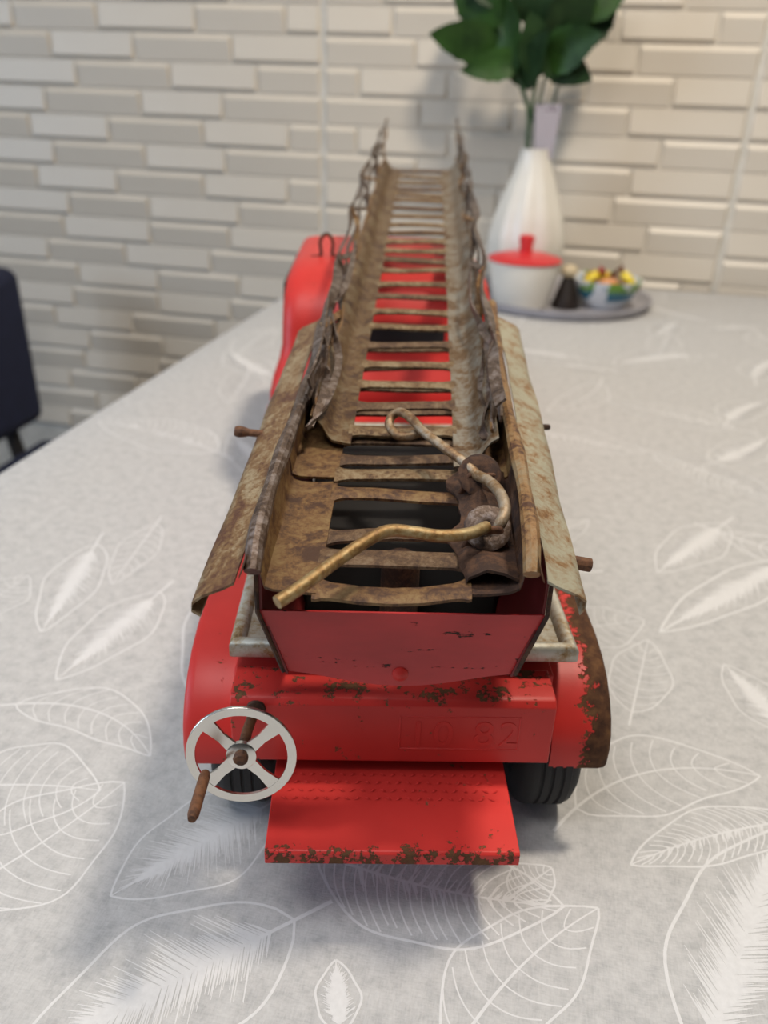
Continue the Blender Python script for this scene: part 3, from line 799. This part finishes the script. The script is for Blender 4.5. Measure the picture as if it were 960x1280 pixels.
# ------------------------------------------------------------------ things at the wall
MAT['tray'] = plain('grey_tray', (.36, .35, .38), .45)
tr_c = (-.004, 1.172, 0)
tag(MB().lathe([(.0001, .0012), (.112, .0012), (.119, .004), (.125, .0125), (.1275, .0130), (.1275, .0105), (.122, .002), (.115, .0004), (.0001, .0004)], tr_c, 64).build('serving_tray', MAT['tray']), 'round grey tray carrying the sugar pot and the candy bowl', 'tray')
TZ = .0014
pot = empty('sugar_pot', (-.0505, 1.118, TZ)); pot.scale = (1.12, 1.12, 1.06)
MAT['white_glaze'] = plain('white_glaze', (.74, .72, .66), .3, var=.03)
MAT['red_plastic'] = plain('red_lid', (.62, .030, .035), .35, var=.05)
MB().lathe([(.0001, 0), (.029, 0), (.0315, .002), (.037, .025), (.0405, .048), (.0412, .0555), (.0385, .0555), (.035, .03), (.028, .006), (.0001, .005)], seg=40).build('pot_body', MAT['white_glaze'], pot)
lid = MB().lathe([(.0001, .0552), (.0425, .0552), (.0432, .0572), (.041, .0592), (.028, .0632), (.010, .0660), (.0001, .0664)], seg=40).build('lid', MAT['red_plastic'], pot, label='red lid')
MB().lathe([(.0001, .0640), (.0078, .0642), (.0074, .072), (.0088, .079), (.0088, .0835), (.006, .0855), (.0001, .0858)], seg=24).build('knob', MAT['red_plastic'], lid)
tag(pot, 'white sugar pot with red knobbed lid standing on the grey tray', 'sugar pot')

bowl_c = (.057, 1.160, TZ)
t = NT('painted_bowl')
sp = t.noise(38, 2, .5); sp2 = t.noise(30, 1, .5, stretch=(1.4, 1.1, 1))
zb = t.axis(2)
band = t.math('MULTIPLY', t.mr(zb, .008, .013), t.mr(zb, .031, .027))
blue = t.math('MULTIPLY', t.mr(sp, .52, .55), band); gr = t.math('MULTIPLY', t.mr(sp2, .55, .58), t.mr(zb, .020, .026))
c = t.mix(gr, t.mix(blue, (.74, .76, .78), (.035, .17, .26)), (.18, .36, .05))
MAT['bowl'] = t.set(Base_Color=c, Roughness=.25)
bowl = MB().lathe([(.0001, 0), (.024, 0), (.026, .003), (.036, .014), (.0435, .029), (.0450, .0345), (.0432, .0345), (.040, .026), (.030, .011), (.0001, .006)], bowl_c, 40).build('candy_bowl', MAT['bowl'])
# object coordinates of the bowl start at its own foot
bowl.data.transform(Matrix.Translation((-bowl_c[0], -bowl_c[1], -bowl_c[2]))); bowl.location = bowl_c
bowl.scale = (1.1, 1.1, 1.08)
tag(bowl, 'small white bowl painted with blue and green flowers holding candies', 'bowl')
cols = {'gold': (.72, .45, .03), 'brown': (.20, .06, .02), 'orange': (.70, .30, .12), 'cream': (.74, .66, .48), 'yellow': (.80, .62, .04), 'red': (.40, .05, .03)}
def candy(x, y, z, rz, tilt, c, c2, label):
    e = empty('candy', (bowl_c[0] + x, bowl_c[1] + y, bowl_c[2] + z), rz); e.rotation_euler[1] = tilt
    mt1 = plain('wrap_' + c, cols[c], .3); mt2 = plain('wrap_end_' + c2, cols[c2], .3)
    MB().lathe([(.0001, -.013), (.003, -.012), (.0062, -.008), (.0068, 0), (.0062, .008), (.003, .012), (.0001, .013)], seg=14, axis='x').build('wrapped_sweet', mt1, e)
    for sg in (-1, 1):
        MB().lathe([(.0012, sg * .0112), (.0030, sg * .0140), (.0068, sg * .0195), (.0060, sg * .0196), (.001, sg * .0145)], seg=12, axis='x', rib=lambda a, h: .22 * math.sin(a * 6)).build('wrapper_twist', mt2, e)
    tag(e, label, 'candy')
candy(-.019, -.012, .0360, .5, -.65, 'yellow', 'red', 'yellow candy with red twisted end at the left of the bowl')
candy(.004, -.018, .0325, .1, .0, 'orange', 'brown', 'orange candy lying at the front middle of the bowl')
candy(.029, -.006, .0372, -.4, .75, 'yellow', 'brown', 'yellow candy with brown twisted end at the right of the bowl')
candy(-.004, .006, .0380, 2.4, .15, 'gold', 'brown', 'gold wrapped candy lying across the middle of the bowl')
candy(.016, .014, .0365, .9, .0, 'cream', 'cream', 'cream wrapped candy behind the orange one in the bowl')
candy(-.018, .020, .0345, 1.4, .1, 'brown', 'gold', 'brown wrapped candy at the back of the bowl')

shk = empty('pepper_shaker', (.0085, 1.128, TZ))
MAT['dark_wood'] = plain('dark_brown', (.014, .008, .006), .5)
MB().lathe([(.0001, 0), (.0185, 0), (.0190, .002), (.0165, .012), (.0105, .030), (.0075, .040), (.0001, .041)], seg=28).build('shaker_body', MAT['dark_wood'], shk)
MB().lathe([(.0001, .0395), (.0065, .0400), (.0105, .0445), (.0110, .0490), (.0085, .0535), (.003, .0555), (.0001, .0557)], seg=24).build('cap', plain('cream_cap', (.60, .50, .33), .4), shk, label='cream round cap')
tag(shk, 'dark brown cone shaped shaker with cream cap between pot and bowl', 'shaker')

# vase and branch
vc = (-.0560, 1.218, TZ)
def flute(a, h): return .06 * abs(math.sin(a * 5 + h * 3)) * min(1, max(0, (.185 - h) / .05)) - .02
vp = [(.0001, 0), (.034, 0), (.038, .004), (.047, .030), (.0525, .058), (.0515, .080), (.0455, .105), (.0370, .130), (.0290, .152), (.0225, .172), (.0205, .186), (.0208, .1885), (.0185, .1885), (.0185, .170), (.024, .140), (.0001, .135)]
tag(MB().lathe(vp, vc, 112, rib=flute).build('vase', MAT['white_glaze'], angle=25), 'white fluted bottle vase holding green leaves against the wall', 'vase')
br = empty('leafy_branch', (vc[0], vc[1], .140))
def LBp(x, z, y=1.215): return Vector((x - vc[0], y - vc[1], z - .140))
t = NT('leaf_green')
t.b.inputs['Specular IOR Level'].default_value = .2
MAT['leaf'] = t.set(Base_Color=t.ramp(t.noise(25, 3), [(.35, (.012, .034, .008)), (.65, (.032, .085, .016))]), Roughness=.42)
t = NT('leaf_dark')
t.b.inputs['Specular IOR Level'].default_value = .15
MAT['leaf_dark'] = t.set(Base_Color=t.ramp(t.noise(25, 3), [(.35, (.010, .026, .010)), (.65, (.024, .055, .018))]), Roughness=.45)
MAT['stem'] = plain('stem_green', (.035, .075, .030), .5)
def foliage(b, tip, hw, tilt=0., dark=False, droop=.1, y0=1.215, y1=1.205):
    B = LBp(b[0], b[1], y0); E = LBp(tip[0], tip[1], y1); d = (E - B); L = d.length; d.normalize()
    up = Vector((0, -1, 0)); sd = d.cross(up).normalized(); nr = sd.cross(d)
    sd2 = sd * math.cos(tilt) + nr * math.sin(tilt); nr2 = sd2.cross(d).normalized()
    g = []
    for i in range(13):
        u = i / 12; w = hw * (math.sin(PI * min(1, u * 1.02) ** .78) ** .75 if 0 < u < 1 else 0) + .0006
        w *= 1 + .05 * math.sin(u * 34)
        c_ = B + d * L * u - nr2 * droop * L * (u * u)
        g.append([c_ + sd2 * w * q - nr2 * (-.16 * w * abs(q) + .012 * L * math.sin(u * 16) * abs(q)) for q in (-1, -.5, 0, .5, 1)])
    mb = MB(); mb.sheet(g, .0006, nr2)
    o = mb.build('leaf', MAT['leaf_dark'] if dark else MAT['leaf'], br, angle=60)
def stem(P_, r=.0022): MB().tube(cat([LBp(*p) for p in P_], 4), r, 8).build('stem', MAT['stem'], br, angle=60)
stem([(-.0660, .150), (-.0680, .200), (-.0720, .238), (-.0900, .275), (-.118, .330), (-.14, .40)], .0030)
stem([(-.0430, .150), (-.0520, .195), (-.0660, .235), (-.0640, .275), (-.0560, .33), (-.05, .42)], .0026)
stem([(-.0500, .155), (-.0610, .215), (-.0560, .262), (-.0490, .30), (-.02, .36)], .0020)
stem([(-.0400, .245), (-.0360, .268), (-.0300, .290)], .0020)
F = [((-.118, .308), (-.199, .317), .024, .1, 0), ((-.085, .292), (-.161, .279), .019, -.1, 0), ((-.092, .280), (-.138, .385), .026, .5, 0), ((-.075, .262), (-.105, .335), .027, -.4, 1),
     ((-.062, .292), (.006, .322), .026, .1, 0), ((-.060, .300), (.004, .272), .022, -.1, 1), ((-.060, .300), (-.045, .378), .030, .3, 1), ((-.030, .310), (.022, .375), .030, .2, 1),
     ((-.045, .310), (-.010, .400), .028, -.4, 1), ((-.070, .330), (-.085, .410), .030, .2, 1), ((-.118, .330), (-.185, .385), .028, .2, 0), ((-.130, .350), (-.150, .430), .026, -.2, 1),
     ((-.080, .260), (-.060, .325), .020, .7, 1), ((-.060, .275), (-.078, .345), .024, -.3, 1), ((-.02, .34), (.035, .405), .028, .1, 0), ((-.075, .285), (-.118, .300), .020, .4, 1)]
for i, (b, e, w, ti, dk) in enumerate(F):
    foliage(b, e, w, ti, dk, .08, 1.216 - .004 * (i % 3), 1.205 + .022 * ((i * 5) % 4 - 1.6))
t = NT('paper_tag')
ink = t.math('MULTIPLY', t.mr(t.noise(420, 1, .5, stretch=(1, 1, .25)), .5, .52), t.mr(t.axis(2), .0945, .0955))
MAT['tag'] = t.set(Base_Color=t.mix(ink, (.40, .37, .41), (.10, .07, .09)), Roughness=.5)
MB().hexa([LBp(-.0570, .178, 1.207), LBp(-.0340, .178, 1.207), LBp(-.0340, .178, 1.2076), LBp(-.0570, .178, 1.2076), LBp(-.0630, .243, 1.207), LBp(-.0280, .244, 1.207), LBp(-.0280, .244, 1.2076), LBp(-.0630, .243, 1.2076)]).build('paper_tag', MAT['tag'], br, smooth=False, label='pale lilac paper tag on the stems')
tag(br, 'dark green leafy branch standing in the white vase', 'branch')

# ------------------------------------------------------------------ chair
MAT['navy'] = plain('navy_upholstery', (.012, .016, .045), .85)
MAT['chair_leg'] = plain('dark_chair_frame', (.02, .018, .018), .5)
ch = empty('chair', (-.64, .965, -.75))
def soft(x0, x1, y0, y1, z0, z1, r, name, mat):
    return MB().box(x0, x1, y0, y1, z0, z1).build(name, mat, ch, r, angle=60)
soft(-.215, .21, -.215, .215, .39, .448, .02, 'seat', MAT['navy']).modifiers[0].segments = 4
bk = MB().hexa([(-.250, -.215, .478), (-.200, -.215, .478), (-.200, .222, .478), (-.250, .222, .478), (-.262, -.205, .736), (-.206, -.205, .736), (-.206, .222, .736), (-.262, .222, .736)]).build('backrest', MAT['navy'], ch, .022, angle=60)
bk.modifiers[0].segments = 4
for x in (-.2, .19):
    for y in (-.19, .19):
        MB().tube([(x, y, 0), (x, y, .40)], [.011, .016], 12).build('leg', MAT['chair_leg'], ch)
for y in (-.16, .16):
    MB().tube([(-.222, y, .42), (-.240, y, .52)], .012, 10).build('back_post', MAT['chair_leg'], ch)
tag(ch, 'navy blue upholstered chair beside the table in front of the tiled wall', 'chair')
